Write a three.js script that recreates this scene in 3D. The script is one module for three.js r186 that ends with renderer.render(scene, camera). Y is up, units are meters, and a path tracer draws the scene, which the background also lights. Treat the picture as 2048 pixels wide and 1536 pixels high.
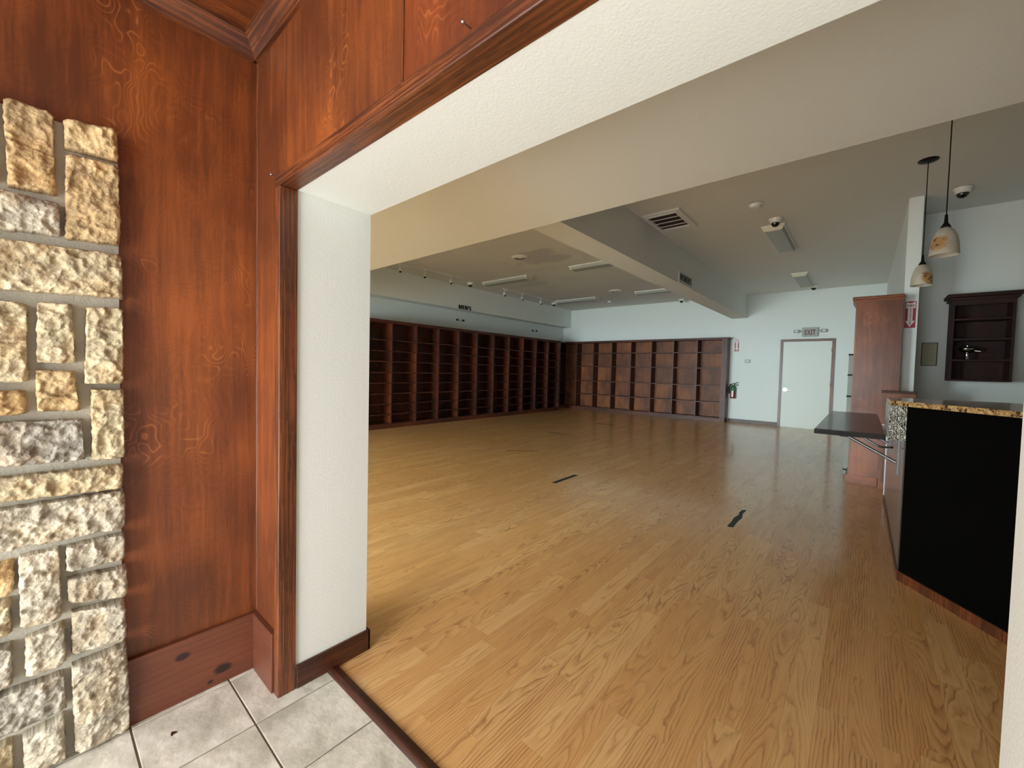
import * as THREE from 'three';
import { RoundedBoxGeometry } from 'three/addons/geometries/RoundedBoxGeometry.js';
import { TextGeometry } from 'three/addons/geometries/TextGeometry.js';
import { FontLoader } from 'three/addons/loaders/FontLoader.js';
import { mergeGeometries } from 'three/addons/utils/BufferGeometryUtils.js';
import { RectAreaLightUniformsLib } from 'three/addons/lights/RectAreaLightUniformsLib.js';

// ---------------------------------------------------------------- camera, sky, daylight, exposure
const scene = new THREE.Scene();
const camera = new THREE.PerspectiveCamera(86.2087, 2048 / 1536, 0.03, 200);
const rad = Math.PI / 180;
camera.rotation.order = 'YXZ';
camera.rotation.set(-2.0262 * rad, 40.5042 * rad, 1.3642 * rad);
camera.position.set(0, 1.35, 0);
scene.add(camera);
const renderer = new THREE.WebGLRenderer();
renderer.toneMapping = THREE.LinearToneMapping;
renderer.toneMappingExposure = 1.16;
renderer.shadowMap.enabled = true;
scene.background = new THREE.Color().setRGB(2.2, 2.5, 2.8);

RectAreaLightUniformsLib.init();
function daylight(name, w, h, [x, y, z], [tx, ty, tz], color, power) {
  const l = new THREE.RectAreaLight(new THREE.Color().setRGB(...color), power, w, h);
  l.name = name; l.position.set(x, y, z); l.lookAt(tx, ty, tz); scene.add(l);
  return l;
}
// daylight through the entrance glazing behind the camera, and through the shop window round the corner
daylight('entrance_daylight_street', 1.9, 1.1, [-0.98, 0.62, 1.66], [-0.98, 0.62, -10], [0.98, 1.0, 0.985], 10.8);
daylight('entrance_daylight_sky', 1.9, 1.25, [-0.98, 1.82, 1.66], [-0.98, 1.82, -10], [0.98, 1.0, 0.985], 3.6);
daylight('shop_window_daylight', 5.9, 2.3, [-5.4, 1.25, 7.92], [-5.4, 1.25, -10], [0.78, 0.98, 1.04], 33);

// ---------------------------------------------------------------- noise and textures
let seed = 12345;
const rnd = () => { seed = (Math.imul(seed, 1664525) + 1013904223) >>> 0; return seed / 4294967296; };
const HASH = new Float32Array(65536); for (let i = 0; i < 65536; i++) HASH[i] = rnd();
function vn(x, y, px, py, s = 0) {               // periodic value noise
  const xi = Math.floor(x), yi = Math.floor(y); let fx = x - xi, fy = y - yi;
  fx = fx * fx * fx * (fx * (fx * 6 - 15) + 10); fy = fy * fy * fy * (fy * (fy * 6 - 15) + 10);
  const x0 = ((xi % px) + px) % px, x1 = (x0 + 1) % px, y0 = ((yi % py) + py) % py, y1 = (y0 + 1) % py;
  const h = (a, b) => HASH[(a * 7919 + b * 104729 + s * 15485) & 65535];
  const a = h(x0, y0), b = h(x1, y0), c = h(x0, y1), d = h(x1, y1);
  return a + (b - a) * fx + (c - a + (a - b - c + d) * fx) * fy;
}
function fbm(u, v, fx, fy, oct = 4, s = 0) {      // u, v in 0..1, tiles
  let t = 0, a = 0.5, n = 0;
  for (let o = 0; o < oct; o++) { t += a * vn(u * fx, v * fy, fx, fy, s + o * 3); n += a; a *= 0.5; fx *= 2; fy *= 2; }
  return t / n;
}
const clamp = (x, a = 0, b = 1) => Math.min(b, Math.max(a, x));
const sstep = (a, b, x) => { const t = clamp((x - a) / (b - a)); return t * t * (3 - 2 * t); };
const mix3 = (a, b, t) => [a[0] + (b[0] - a[0]) * t, a[1] + (b[1] - a[1]) * t, a[2] + (b[2] - a[2]) * t];
function tex(w, h, f, { srgb = true, repeat = [1, 1] } = {}) {
  const d = new Uint8Array(w * h * 4);
  for (let j = 0; j < h; j++) for (let i = 0; i < w; i++) {
    const c = f((i + 0.5) / w, (j + 0.5) / h, i, j), k = (j * w + i) * 4;
    if (typeof c === 'number') { d[k] = d[k + 1] = d[k + 2] = clamp(c) * 255; } else { d[k] = clamp(c[0], 0, 255); d[k + 1] = clamp(c[1], 0, 255); d[k + 2] = clamp(c[2], 0, 255); }
    d[k + 3] = 255;
  }
  const t = new THREE.DataTexture(d, w, h, THREE.RGBAFormat);
  t.wrapS = t.wrapT = THREE.RepeatWrapping; t.magFilter = THREE.LinearFilter; t.minFilter = THREE.LinearMipmapLinearFilter; t.generateMipmaps = true;
  if (srgb) t.colorSpace = THREE.SRGBColorSpace;
  t.repeat.set(...repeat); t.needsUpdate = true;
  return t;
}
// stained rotary-cut birch plywood, 1.2 m by 2.4 m
const plyTex = tex(1024, 1536, (u, v) => {
  const wu = u + 0.05 * (fbm(u, v, 5, 4, 3, 40) - 0.5), wv = v + 0.03 * (fbm(u, v, 6, 5, 3, 50) - 0.5);
  const blot = fbm(u, v, 3, 4, 4, 1), cloud = fbm(u, v, 7, 9, 3, 9), streak = fbm(wu, wv, 70, 5, 3, 20), fine = fbm(u, v, 260, 30, 2, 27);
  const F = fbm(wu, wv, 5, 6, 4, 60) * 30 + fbm(u, v, 14, 22, 2, 66) * 1.6, g = Math.abs(F - Math.round(F));
  const mask = sstep(0.5, 0.7, fbm(u, v, 6, 8, 3, 71));
  const line = Math.exp(-((g / 0.09) ** 2)) * mask * (0.3 + 1.1 * sstep(0.4, 0.7, fbm(u, v, 18, 30, 2, 88))), dk = Math.exp(-(((0.5 - g) / 0.16) ** 2)) * 0.35 * (1 - mask * 0.5);
  let t = 0.52 + (blot - 0.5) * 1.5 + (cloud - 0.5) * 0.5 + (streak - 0.5) * 0.55 + (fine - 0.5) * 0.3 - dk * 0.3;
  let c = mix3([92, 45, 17], [162, 88, 36], clamp(t));
  c = mix3(c, [204, 132, 76], line * 0.4);
  return c;
}, { repeat: [1 / 1.2, 1 / 2.4] });
// knotty pine board, 1.6 m by 0.4 m, grain along v
const KN = [[0.505, 0.429, 0.042], [0.21, 0.343, 0.05], [0.12, 0.372, 0.02]];
const pineTex = tex(256, 1024, (u, v) => {
  let du = 0, dark = 0;
  for (const [ku, kv, r] of KN) { const x = (u - ku), y = (v - kv) * 2.6, q = Math.hypot(x, y); du += 0.5 * r * Math.exp(-((q / (r * 3)) ** 2)) * Math.sign(x || 1); dark = Math.max(dark, 1 - sstep(r * 0.55, r * 1.25, q + 0.02 * (fbm(u, v, 20, 30, 2, 5) - 0.5))); }
  const F = (u + du) * 16 + 2.6 * fbm(u, v, 2, 3, 3, 2), g = F - Math.floor(F);
  const t = 0.55 + 0.3 * (fbm(u, v, 3, 3, 3, 8) - 0.5) * 2 - 0.3 * Math.exp(-g * 5) + 0.25 * (fbm(u, v, 90, 6, 2, 14) - 0.5);
  return mix3(mix3([78, 39, 24], [128, 70, 44], clamp(t)), [36, 14, 12], dark * 0.9);
}, { repeat: [1 / 0.4, 1 / 1.6] });
// dark straight-grained stained hardwood trim, 0.3 m by 1.2 m
const trimTex = tex(256, 1024, (u, v) => {
  const s = fbm(u + 0.02 * fbm(u, v, 2, 3, 2, 3), v, 60, 5, 3, 4), f = fbm(u, v, 4, 4, 3, 9), p = fbm(u, v, 120, 24, 1, 31);
  return mix3([68, 33, 15], [142, 77, 38], clamp(0.45 + (s - 0.5) * 1.3 + (f - 0.5) * 0.9 - (p > 0.72 ? 0.35 : 0)));
}, { repeat: [1 / 0.3, 1 / 1.2] });
// oak laminate: ten strips of 0.1 m side by side, 2 m long
const OAK = []; for (let i = 0; i < 10; i++) OAK.push({ c: 0.25 + 0.5 * rnd(), a: (1.6 + 1.2 * rnd()) * (rnd() < 0.5 ? -1 : 1), b: 3 + 5 * rnd(), w: 1.2 + 1.5 * rnd(), straight: i % 3 === 1, tone: rnd(), red: rnd(), gain: [1.1, 0.6, 0.9, 0.5, 1.2, 0.8, 0.55, 1, 0.7, 1.1][i], o: rnd() * 9 });
const oakTex = tex(1000, 2000, (u, v) => {
  const i = Math.min(9, Math.floor(u * 10)), q = OAK[i], x = u * 10 - i, y = v * 2;
  const warp = fbm(u, v, 20, 6, 3, 10), wob = fbm(u, v, 50, 40, 2, 16);
  const cx = q.c + 0.18 * Math.sin(v * 6.2832 * 2 + q.o);
  const tri = (k) => Math.abs(((v * k + q.o) % 2) - 1), arch = (x - cx) * (x - cx);
  const F = q.straight ? x * 8 + warp * 2.0 + wob * 0.35 : q.w * 5.5 * tri(1) + (q.b + 3) * arch * (0.7 + 0.6 * tri(2)) + warp * 2.4 + 0.35 * wob;
  const g = F - Math.floor(F), ring = Math.exp(-g * 3.4) + 0.6 * Math.exp(-(1 - g) * 12);
  const pore = fbm(u, v, 900, 50, 1, 21), str = fbm(u, v, 400, 12, 2, 25), tone = (q.tone - 0.5) * 0.6 + (fbm(u, v, 20, 6, 2, 33) - 0.5) * 0.4;
  const amt = clamp(ring) * (0.45 + 0.55 * sstep(0.3, 0.7, fbm(u, v, 30, 10, 2, 44))) * (0.55 + 0.75 * pore);
  let c = mix3([244, 199, 136], [225, 168, 103], clamp(0.5 - tone + (str - 0.5) * 0.6));
  c = mix3(c, q.red > 0.6 ? [160, 104, 62] : [168, 114, 68], clamp(amt * q.gain));
  return c;
});
const stoneTex = tex(512, 512, (u, v) => {
  const a = fbm(u, v, 4, 4, 5, 1), b = fbm(u, v, 16, 16, 4, 7), f = fbm(u, v, 90, 90, 2, 12), o = sstep(0.52, 0.72, fbm(u, v, 6, 6, 4, 30));
  const t = 0.86 + (a - 0.5) * 0.25 + (b - 0.5) * 0.25 + (f - 0.5) * 0.2;
  return mix3([255 * t, 250 * t, 240 * t], [226 * t, 190 * t, 145 * t], o * 0.28);
}, { repeat: [1 / 0.5, 1 / 0.5] });
const stoneBump = tex(512, 512, (u, v) => { const r = 1 - Math.abs(fbm(u, v, 24, 24, 4, 3) * 2 - 1); return 0.5 * r + 0.5 * fbm(u, v, 70, 70, 3, 9); }, { srgb: false, repeat: [1 / 0.35, 1 / 0.35] });
const tileTex = tex(512, 512, (u, v) => {
  const a = fbm(u, v, 4, 6, 5, 2), b = fbm(u + 0.06 * a, v, 9, 14, 4, 8), f = fbm(u, v, 80, 80, 2, 5), sp = fbm(u, v, 60, 60, 2, 18) > 0.79 ? 0.15 : 0;
  return mix3([188, 182, 166], [232, 226, 212], clamp(0.55 + (a - 0.5) * 1.5 + (b - 0.5) * 1.2 + (f - 0.5) * 0.25 - sp));
}, { repeat: [1 / 0.62, 1 / 0.62] });
const tileBump = tex(256, 256, (u, v) => fbm(u, v, 10, 14, 4, 21), { srgb: false, repeat: [1 / 0.31, 1 / 0.31] });
const peelBump = tex(256, 256, (u, v) => fbm(u, v, 40, 40, 3, 6), { srgb: false, repeat: [1 / 0.25, 1 / 0.25] });
// water-stained and patched plaster on the left ceiling: 6 m by 10.2 m, u along x, v along -z
const STAIN = [[4.0 / 6, 3.4 / 10.2, 0.1, 0.03], [3.75 / 6, 3.8 / 10.2, 0.09, 0.035], [4.25 / 6, 3.9 / 10.2, 0.06, 0.03], [3.1 / 6, 4.4 / 10.2, 0.12, 0.016], [2.7 / 6, 4.9 / 10.2, 0.06, 0.02], [2.4 / 6, 5.6 / 10.2, 0.07, 0.02]];
const ceilTex = tex(768, 1024, (u, v) => {
  let s = 0; const n = fbm(u, v, 12, 20, 4, 3) - 0.5, e = fbm(u, v, 40, 60, 3, 13) - 0.5;
  STAIN.forEach(([a, b, ru, rv], k) => { const q = Math.hypot((u - a) / ru, (v - b) / rv) + n * 1.1 + e * 0.5; s += (1 - sstep(0.6, 1.05, q)) * (k < 3 ? 1 : 0.4); });
  const p = 0.985 + n * 0.05, k = 1 - 0.1 * Math.min(1, s);
  return [228 * p * k, 228 * p * k, 222 * p * k * (1 + 0.03 * s)];
});
const graniteTex = tex(256, 256, (u, v) => {
  const a = fbm(u, v, 24, 24, 3, 3), b = fbm(u, v, 50, 50, 2, 8), c = fbm(u, v, 14, 14, 3, 15);
  let k = mix3([146, 108, 62], [206, 172, 118], clamp(0.5 + (c - 0.5) * 2));
  if (a > 0.62) k = mix3(k, [60, 40, 26], 0.8); if (b > 0.7) k = mix3(k, [235, 220, 190], 0.7);
  return k;
}, { repeat: [1 / 0.3, 1 / 0.3] });
const foilBump = tex(256, 256, (u, v) => { const r = 1 - Math.abs(fbm(u, v, 10, 10, 3, 5) * 2 - 1); return r; }, { srgb: false, repeat: [1 / 0.12, 1 / 0.12] });

// ---------------------------------------------------------------- materials
const std = (o) => new THREE.MeshStandardMaterial(o), phys = (o) => new THREE.MeshPhysicalMaterial(o);
const lin = (r, g, b) => new THREE.Color(`rgb(${r},${g},${b})`);
const M = {
  ply: phys({ map: plyTex, color: lin(250, 242, 228), roughness: 0.5, clearcoat: 0.25, clearcoatRoughness: 0.4 }),
  plyDark: phys({ map: plyTex, color: lin(222, 200, 190), roughness: 0.5, clearcoat: 0.25, clearcoatRoughness: 0.4 }),
  pine: phys({ map: pineTex, roughness: 0.5, clearcoat: 0.2, clearcoatRoughness: 0.4 }),
  trim: phys({ map: trimTex, roughness: 0.45, clearcoat: 0.3, clearcoatRoughness: 0.35 }),
  darkTrim: phys({ map: trimTex, color: lin(170, 160, 160), roughness: 0.5, clearcoat: 0.2, clearcoatRoughness: 0.4 }),
  oak: phys({ map: oakTex, roughness: 0.36, clearcoat: 0.6, clearcoatRoughness: 0.13 }),
  stoneTan: std({ map: stoneTex, bumpMap: stoneBump, bumpScale: 0.0028, color: lin(222, 194, 150), roughness: 0.95 }),
  stoneCream: std({ map: stoneTex, bumpMap: stoneBump, bumpScale: 0.0028, color: lin(222, 207, 176), roughness: 0.95 }),
  stoneGrey: std({ map: stoneTex, bumpMap: stoneBump, bumpScale: 0.003, color: lin(186, 181, 172), roughness: 0.95 }),
  stonePale: std({ map: stoneTex, bumpMap: stoneBump, bumpScale: 0.0028, color: lin(212, 204, 188), roughness: 0.95 }),
  mortar: std({ color: lin(190, 184, 170), bumpMap: stoneBump, bumpScale: 0.002, roughness: 1 }),
  tile: std({ map: tileTex, bumpMap: tileBump, bumpScale: 0.0012, roughness: 0.5 }),
  grout: std({ color: lin(128, 114, 98), roughness: 1 }),
  paint: std({ color: lin(232, 234, 228), bumpMap: peelBump, bumpScale: 0.0004, roughness: 0.6 }),
  wall: std({ color: lin(236, 241, 239), bumpMap: peelBump, bumpScale: 0.0004, roughness: 0.75 }),
  ceiling: std({ color: lin(228, 228, 222), bumpMap: peelBump, bumpScale: 0.0004, roughness: 0.85 }),
  ceilingStained: std({ map: ceilTex, roughness: 0.85 }),
  doorWhite: std({ color: lin(226, 230, 224), roughness: 0.45 }),
  shelf: phys({ map: plyTex, color: lin(168, 145, 138), roughness: 0.5, clearcoat: 0.15, clearcoatRoughness: 0.45 }),
  shelfBack: std({ map: plyTex, color: new THREE.Color().setRGB(0.95, 1.0, 1.05), roughness: 0.55 }),
  cabinet: phys({ map: plyTex, color: new THREE.Color().setRGB(1.05, 1.02, 1.1), roughness: 0.38, clearcoat: 0.4, clearcoatRoughness: 0.3 }),
  granite: phys({ map: graniteTex, roughness: 0.18, clearcoat: 0.5, clearcoatRoughness: 0.1 }),
  black: phys({ specularIntensity: 0.15, color: lin(3, 3, 3), roughness: 0.9 }),
  glossDark: phys({ color: lin(40, 38, 40), roughness: 0.25, clearcoat: 0.6, clearcoatRoughness: 0.15 }),
  slab: phys({ map: trimTex, color: lin(96, 82, 80), roughness: 0.3, clearcoat: 0.3, clearcoatRoughness: 0.12 }),
  blackEdge: std({ color: lin(16, 15, 15), roughness: 0.7 }),
  foil: std({ color: lin(215, 222, 222), metalness: 1, roughness: 0.22, bumpMap: foilBump, bumpScale: 0.014 }),
  steel: std({ color: lin(150, 154, 158), metalness: 1, roughness: 0.42 }),
  chrome: std({ color: lin(190, 190, 192), metalness: 1, roughness: 0.14 }),
  blackMetal: std({ color: lin(22, 20, 19), metalness: 0.4, roughness: 0.45 }),
  white: std({ color: lin(232, 230, 224), roughness: 0.45 }),
  offWhite: std({ color: lin(222, 214, 190), roughness: 0.5 }),
  diffuser: std({ color: lin(168, 172, 164), roughness: 0.45 }),
  domeBlack: phys({ color: lin(12, 12, 13), roughness: 0.12, clearcoat: 0.8, clearcoatRoughness: 0.05 }),
  ventShade: std({ color: lin(58, 42, 38), roughness: 0.9 }),  // dark colour painted as the shade inside the vents
  tape: std({ color: lin(34, 36, 40), roughness: 0.55 }),
  thinTape: std({ color: lin(52, 30, 20), roughness: 0.6 }),
  letter: std({ color: lin(20, 20, 24), roughness: 0.5 }),
  red: std({ color: lin(110, 18, 24), roughness: 0.3 }),
  exitRed: std({ color: lin(120, 20, 32), roughness: 0.5 }),
  green: std({ color: lin(46, 104, 66), roughness: 0.4 }),
  plate: phys({ color: lin(190, 192, 186), roughness: 0.3 }),
  greyBoard: std({ color: lin(150, 152, 146), roughness: 0.6 }),
  cabinetDark: phys({ map: trimTex, color: lin(118, 82, 62), roughness: 0.7 }),  // trim grain tinted darker, for the wall cabinet
  brass: std({ color: lin(120, 104, 70), metalness: 0.8, roughness: 0.55 }),
  darkSteel: std({ color: lin(104, 106, 110), metalness: 0.9, roughness: 0.5 }),
  rubber: std({ color: lin(20, 20, 20), roughness: 0.8 }),
  concrete: std({ color: lin(196, 192, 184), roughness: 0.95 }),
  leaf: std({ color: lin(60, 22, 16), roughness: 0.8 }),
  frameDark: std({ color: lin(44, 40, 34), roughness: 0.5 }),
  glass: phys({ color: 0xffffff, transmission: 1, thickness: 0, roughness: 0, ior: 1.5 }),
};

// ---------------------------------------------------------------- helpers
const taken = {};
function numbered(name) { const n = taken[name] = (taken[name] ?? -1) + 1; return n ? `${name}_${String(n).padStart(3, '0')}` : name; }
function boxUV(g, grain = 'y', du = 0, dv = 0) {          // uv in metres, v along the grain
  const p = g.attributes.position, n = g.attributes.normal, uv = new Float32Array(p.count * 2), G = 'xyz'.indexOf(grain);
  for (let i = 0; i < p.count; i++) {
    const a = [Math.abs(n.getX(i)), Math.abs(n.getY(i)), Math.abs(n.getZ(i))], q = [p.getX(i), p.getY(i), p.getZ(i)];
    const k = a[0] >= a[1] && a[0] >= a[2] ? 0 : a[1] >= a[2] ? 1 : 2;
    let v = G, u = [0, 1, 2].find((t) => t !== k && t !== G);
    if (k === G) { v = (k + 1) % 3; u = (k + 2) % 3; }
    uv[2 * i] = q[u] + du; uv[2 * i + 1] = q[v] + dv;
  }
  g.setAttribute('uv', new THREE.BufferAttribute(uv, 2));
  return g;
}
function B(x0, x1, y0, y1, z0, z1, { grain = 'y', bevel = 0, du = 0, dv = 0 } = {}) {     // a box between limits
  const w = Math.abs(x1 - x0), h = Math.abs(y1 - y0), d = Math.abs(z1 - z0);
  const g = bevel ? new RoundedBoxGeometry(w, h, d, 2, bevel) : new THREE.BoxGeometry(w, h, d);
  g.translate((x0 + x1) / 2, (y0 + y1) / 2, (z0 + z1) / 2);
  return boxUV(g, grain, du, dv);
}
function shadow(m) { m.castShadow = true; m.receiveShadow = true; return m; }
function tag(o, label, category, group, kind) { o.userData.label = label; if (category) o.userData.category = category; if (group) o.userData.group = group; if (kind) o.userData.kind = kind; return o; }
function thing(name, label, category, [x, y, z] = [0, 0, 0], group, kind) {
  const o = new THREE.Group(); o.name = numbered(name); o.position.set(x, y, z); scene.add(o);
  return tag(o, label, category, group, kind);
}
function origin(o) { const v = new THREE.Vector3(); for (let p = o; p && p !== scene; p = p.parent) v.add(p.position); return v; }
function part(name, geo, mat, parent, label) {              // geometry given in world coordinates (unrotated parents)
  const g = Array.isArray(geo) ? mergeGeometries(geo.map((k) => (k.index ? k.toNonIndexed() : k))) : geo;
  const v = origin(parent); g.translate(-v.x, -v.y, -v.z);
  const m = shadow(new THREE.Mesh(g, mat)); m.name = name; parent.add(m);
  if (label) m.userData.label = label;
  return m;
}
function local(name, geo, mat, parent, label) {             // geometry in the parent's own coordinates
  const m = shadow(new THREE.Mesh(geo, mat)); m.name = name; parent.add(m);
  if (label) m.userData.label = label;
  return m;
}
function structure(name, label, geo, mat) {
  const g = Array.isArray(geo) ? mergeGeometries(geo.map((k) => (k.index ? k.toNonIndexed() : k))) : geo;
  const m = shadow(new THREE.Mesh(g, mat)); m.name = numbered(name); scene.add(m);
  return tag(m, label, name.split('_')[0], null, 'structure');
}
function room(name, label) { return thing(name, label, name.split('_')[0], [0, 0, 0], null, 'structure'); }
function rod(a, b, r, n = 10) { const A = new THREE.Vector3(...a), D = new THREE.Vector3(...b).sub(A), g = new THREE.CylinderGeometry(r, r, D.length(), n); g.translate(0, D.length() / 2, 0); g.applyQuaternion(new THREE.Quaternion().setFromUnitVectors(new THREE.Vector3(0, 1, 0), D.clone().normalize())); g.translate(...a); return g; }
function prism(pts, y0, y1) {                                // footprint of [x, z] corners
  const s = new THREE.Shape(pts.map(([x, z]) => new THREE.Vector2(x, -z)));
  const g = new THREE.ExtrudeGeometry(s, { depth: y1 - y0, bevelEnabled: false }); g.rotateX(-Math.PI / 2); g.translate(0, y0, 0);
  return boxUV(g, 'x');
}
const lathe = (pts, n = 32) => new THREE.LatheGeometry(pts.map(([r, y]) => new THREE.Vector2(r, y)), n);
const CEIL = 3.575, SOF = 2.62, ZB = -13, XL = -8.62;

// ---------------------------------------------------------------- shell of the shop
structure('wall_back', 'pale blue-white painted far wall with the white exit door', B(XL - 0.15, 0.345, 0, CEIL + 0.1, ZB - 0.15, ZB), M.wall);
structure('wall_left', 'long white side wall behind the dark cubby shelves', B(XL - 0.15, XL, 0, CEIL + 0.1, ZB, 8.2), M.wall);
structure('trim_bulkhead', 'white boxed bulkhead running along the top of the side wall above the cubbies', B(XL, -8.3, 2.94, CEIL, ZB, -2.94), M.wall);
structure('ceiling', 'white plaster ceiling with grey water stains left of the beam', (() => { const g = B(XL, -2.7, CEIL, CEIL + 0.1, ZB, -2.94), p = g.attributes.position, uv = g.attributes.uv; for (let i = 0; i < p.count; i++) uv.setXY(i, (p.getX(i) + 8.9) / 6, (-2.9 - p.getZ(i)) / 10.2); return g; })(), M.ceilingStained);
structure('ceiling', 'plain white plaster ceiling right of the beam above the bar', B(-2.7, 2.75, CEIL, CEIL + 0.1, ZB, -2.94), M.ceiling);
structure('trim_beam', 'white boxed ceiling beam carrying the WOMEN\'S sign', B(-2.905, -2.526, 2.94, CEIL, ZB, -2.94), M.ceiling);
structure('ceiling_soffit', 'broad smooth white soffit just behind the opening', B(XL, 2.75, SOF, CEIL + 0.1, -2.94, -1.02), M.paint);
structure('ceiling_soffit', 'low white ceiling over the display area by the shop window', B(XL, -2.07, SOF, SOF + 0.1, -1.02, 8.2), M.paint);
structure('wall_right', 'white wall closing the bar side of the shop', B(2.6, 2.75, 0, CEIL + 0.1, -8.05, -0.645), M.wall);
structure('wall_nook', 'grey-white wall behind the bar with the small dark cabinet', B(0.478, 2.6, 0, CEIL, -8.05, -7.9), M.wall);
structure('wall_partition', 'white partition ending in a narrow post face beside the tall brown cabinet', B(0.345, 0.478, 0, CEIL, ZB - 0.15, -7.05), M.wall);
structure('baseboard_back', 'dark brown baseboard along the far wall left of the exit door', B(-2.9, -1.705, 0, 0.1, ZB, ZB + 0.015, { grain: 'x' }), M.darkTrim);
structure('baseboard_back', 'dark brown baseboard along the far wall right of the exit door', B(-0.548, 0.345, 0, 0.1, ZB, ZB + 0.015, { grain: 'x' }), M.darkTrim);

// opening wall between entry and shop: plaster jambs and header, wood panelling on the entry side
const wf = room('wall_front', 'wood-panelled wall with a wide white-plastered opening into the shop');
part('jamb', B(-2.17, -1.748, 0, SOF, -1.02, -0.69), M.paint, wf, 'smooth white plaster jamb');
part('jamb', B(0.195, 2.6, 0, SOF, -1.02, -0.69), M.paint, wf, 'smooth white plaster jamb');
part('header', B(-1.748, 0.195, 2.043, SOF, -1.02, -0.69), M.paint, wf, 'bright white plaster underside of the header');
part('header', B(XL, -2.17, 2.2, SOF, -1.02, -0.69), M.paint, wf);  // unseen wing header, added to keep window light off the soffit
part('attic_wall', B(-2.17, 2.75, SOF, CEIL + 0.1, -1.02, -0.69), M.paint, wf);
part('panel', B(-2.02, -0.957, 2.06, 2.9, -0.69, -0.64, { du: 0.31, dv: 0.4 }), M.ply, wf, 'glossy orange-brown stained plywood panel');
part('panel', B(-2.02, -1.745, 0, 2.06, -0.69, -0.64, { du: 0.31, dv: 0.4 }), M.ply, wf, 'narrow orange-brown stained plywood strip');
part('panel', B(-0.951, 2.6, 2.06, 2.9, -0.69, -0.64, { du: 0.05, dv: 1.1 }), M.plyDark, wf, 'dark figured stained plywood panel');
part('panel', B(0.24, 2.6, 0, 2.06, -0.69, -0.64, { du: 0.2 }), M.ply, wf);
part('panel_bead', B(-0.953, -0.943, 2.085, 2.64, -0.645, -0.634, { bevel: 0.003 }), M.trim, wf);
part('casing', B(-1.782, -1.738, 0, 2.041, -0.697, -0.628, { bevel: 0.004 }), M.trim, wf, 'stained wood casing strip');
part('casing', B(-1.782, 0.24, 2.041, 2.085, -0.697, -0.628, { grain: 'x', bevel: 0.004 }), M.trim, wf, 'stained wood casing strip');
part('casing', B(0.197, 0.24, 0, 2.041, -0.697, -0.628, { bevel: 0.004 }), M.trim, wf, 'stained wood casing strip');
const jb = room('baseboard_jamb', 'dark brown baseboard wrapping the white plaster jamb');
part('board', B(-1.748, -1.734, 0, 0.098, -1.035, -0.7, { grain: 'z', bevel: 0.004 }), M.darkTrim, jb);
part('board', B(-2.17, -1.734, 0, 0.098, -1.034, -1.02, { grain: 'x', bevel: 0.004 }), M.darkTrim, jb);

// entry vestibule
const wl = room('wall_entry', 'reddish stained plywood wall beside the stone facing');
part('panel', B(-2.07, -2.02, 0, 2.9, -0.69, 1.75, { du: 0.42, dv: 0.13 }), M.ply, wl, 'reddish brown stained plywood with swirling grain');
part('backing', B(-2.17, -2.07, 0, 2.9, -0.69, 8.2), M.paint, wl);
part('corner_bead', B(-2.022, -2.008, 0.25, 2.64, -0.652, -0.636, { bevel: 0.004 }), M.trim, wl);
structure('baseboard_left', 'tall knotty reddish pine baseboard below the plywood wall', B(-2.02, -2.0, 0, 0.249, -0.64, -0.2, { grain: 'z', bevel: 0.003, du: 0.02, dv: 1.06 }), M.pine);
structure('baseboard_front', 'short stained pine baseboard in the corner beside the casing', B(-2.0, -1.785, 0, 0.249, -0.642, -0.62, { grain: 'x', bevel: 0.003, du: 0.25, dv: 0.4 }), M.pine);
const crownShape = [[0, 0], [0.016, 0.0], [0.022, 0.018], [0.05, 0.052], [0.062, 0.062], [0.062, 0.08], [0, 0.08]];
function crown(len, along) { const s = new THREE.Shape(crownShape.map(([a, b]) => new THREE.Vector2(a, b))); const g = new THREE.ExtrudeGeometry(s, { depth: len, bevelEnabled: false }); return g; }
{ const g = crown(2.4, 'z'); g.translate(-2.02, 2.625, -0.64); structure('trim_crown', 'stained wood crown moulding along the top of the plywood wall', boxUV(g, 'z'), M.trim); }
{ const g = crown(3.6, 'x'); g.rotateY(-Math.PI / 2); g.scale(1, 1, 1); g.rotateY(0); g.translate(0, 0, 0); const p = g.attributes.position; for (let i = 0; i < p.count; i++) { const a = p.getX(i), z = p.getZ(i); p.setXYZ(i, a, p.getY(i), z); } g.translate(1.58, 2.625, -0.64); g.computeVertexNormals(); structure('trim_crown', 'stained wood crown moulding above the wide opening', boxUV(g, 'x'), M.trim); }
const ec = room('ceiling_entry', 'stained wood board ceiling over the tiled entry');
for (let i = 0; i < 28; i++) part('board', B(-2.02 + i * 0.13, -2.02 + i * 0.13 + 0.127, 2.705, 2.73, -0.64, 1.75, { grain: 'z', du: i * 0.37, dv: i * 0.9 }), M.ply, ec);
part('backing', B(-2.17, 1.75, 2.73, 2.9, -0.69, 1.9), M.ply, ec);
structure('wall_entry_side', 'white entry wall opposite the stone facing', B(0.85, 1.0, 0, 2.9, -0.64, 1.9), M.paint);
const w1 = room('window_1', 'glazed shop entrance behind the viewer');
part('lintel', B(-2.17, 1.75, 2.5, 2.9, 1.75, 1.9), M.paint, w1);
part('side_wall', B(0.03, 1.0, 0, 2.5, 1.75, 1.9), M.paint, w1);
for (const x of [-1.98, -0.98, 0.0]) part('mullion', B(x - 0.03, x + 0.03, 0, 2.5, 1.76, 1.84), M.blackMetal, w1);
part('sill', B(-1.95, -0.03, 0, 0.06, 1.76, 1.84), M.blackMetal, w1);
for (const x of [-1.95, -0.95]) part('pane', B(x, x + 0.92, 0.06, 2.5, 1.795, 1.801), M.glass, w1);
const w2 = room('window_2', 'wide shop display window round the corner');
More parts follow.
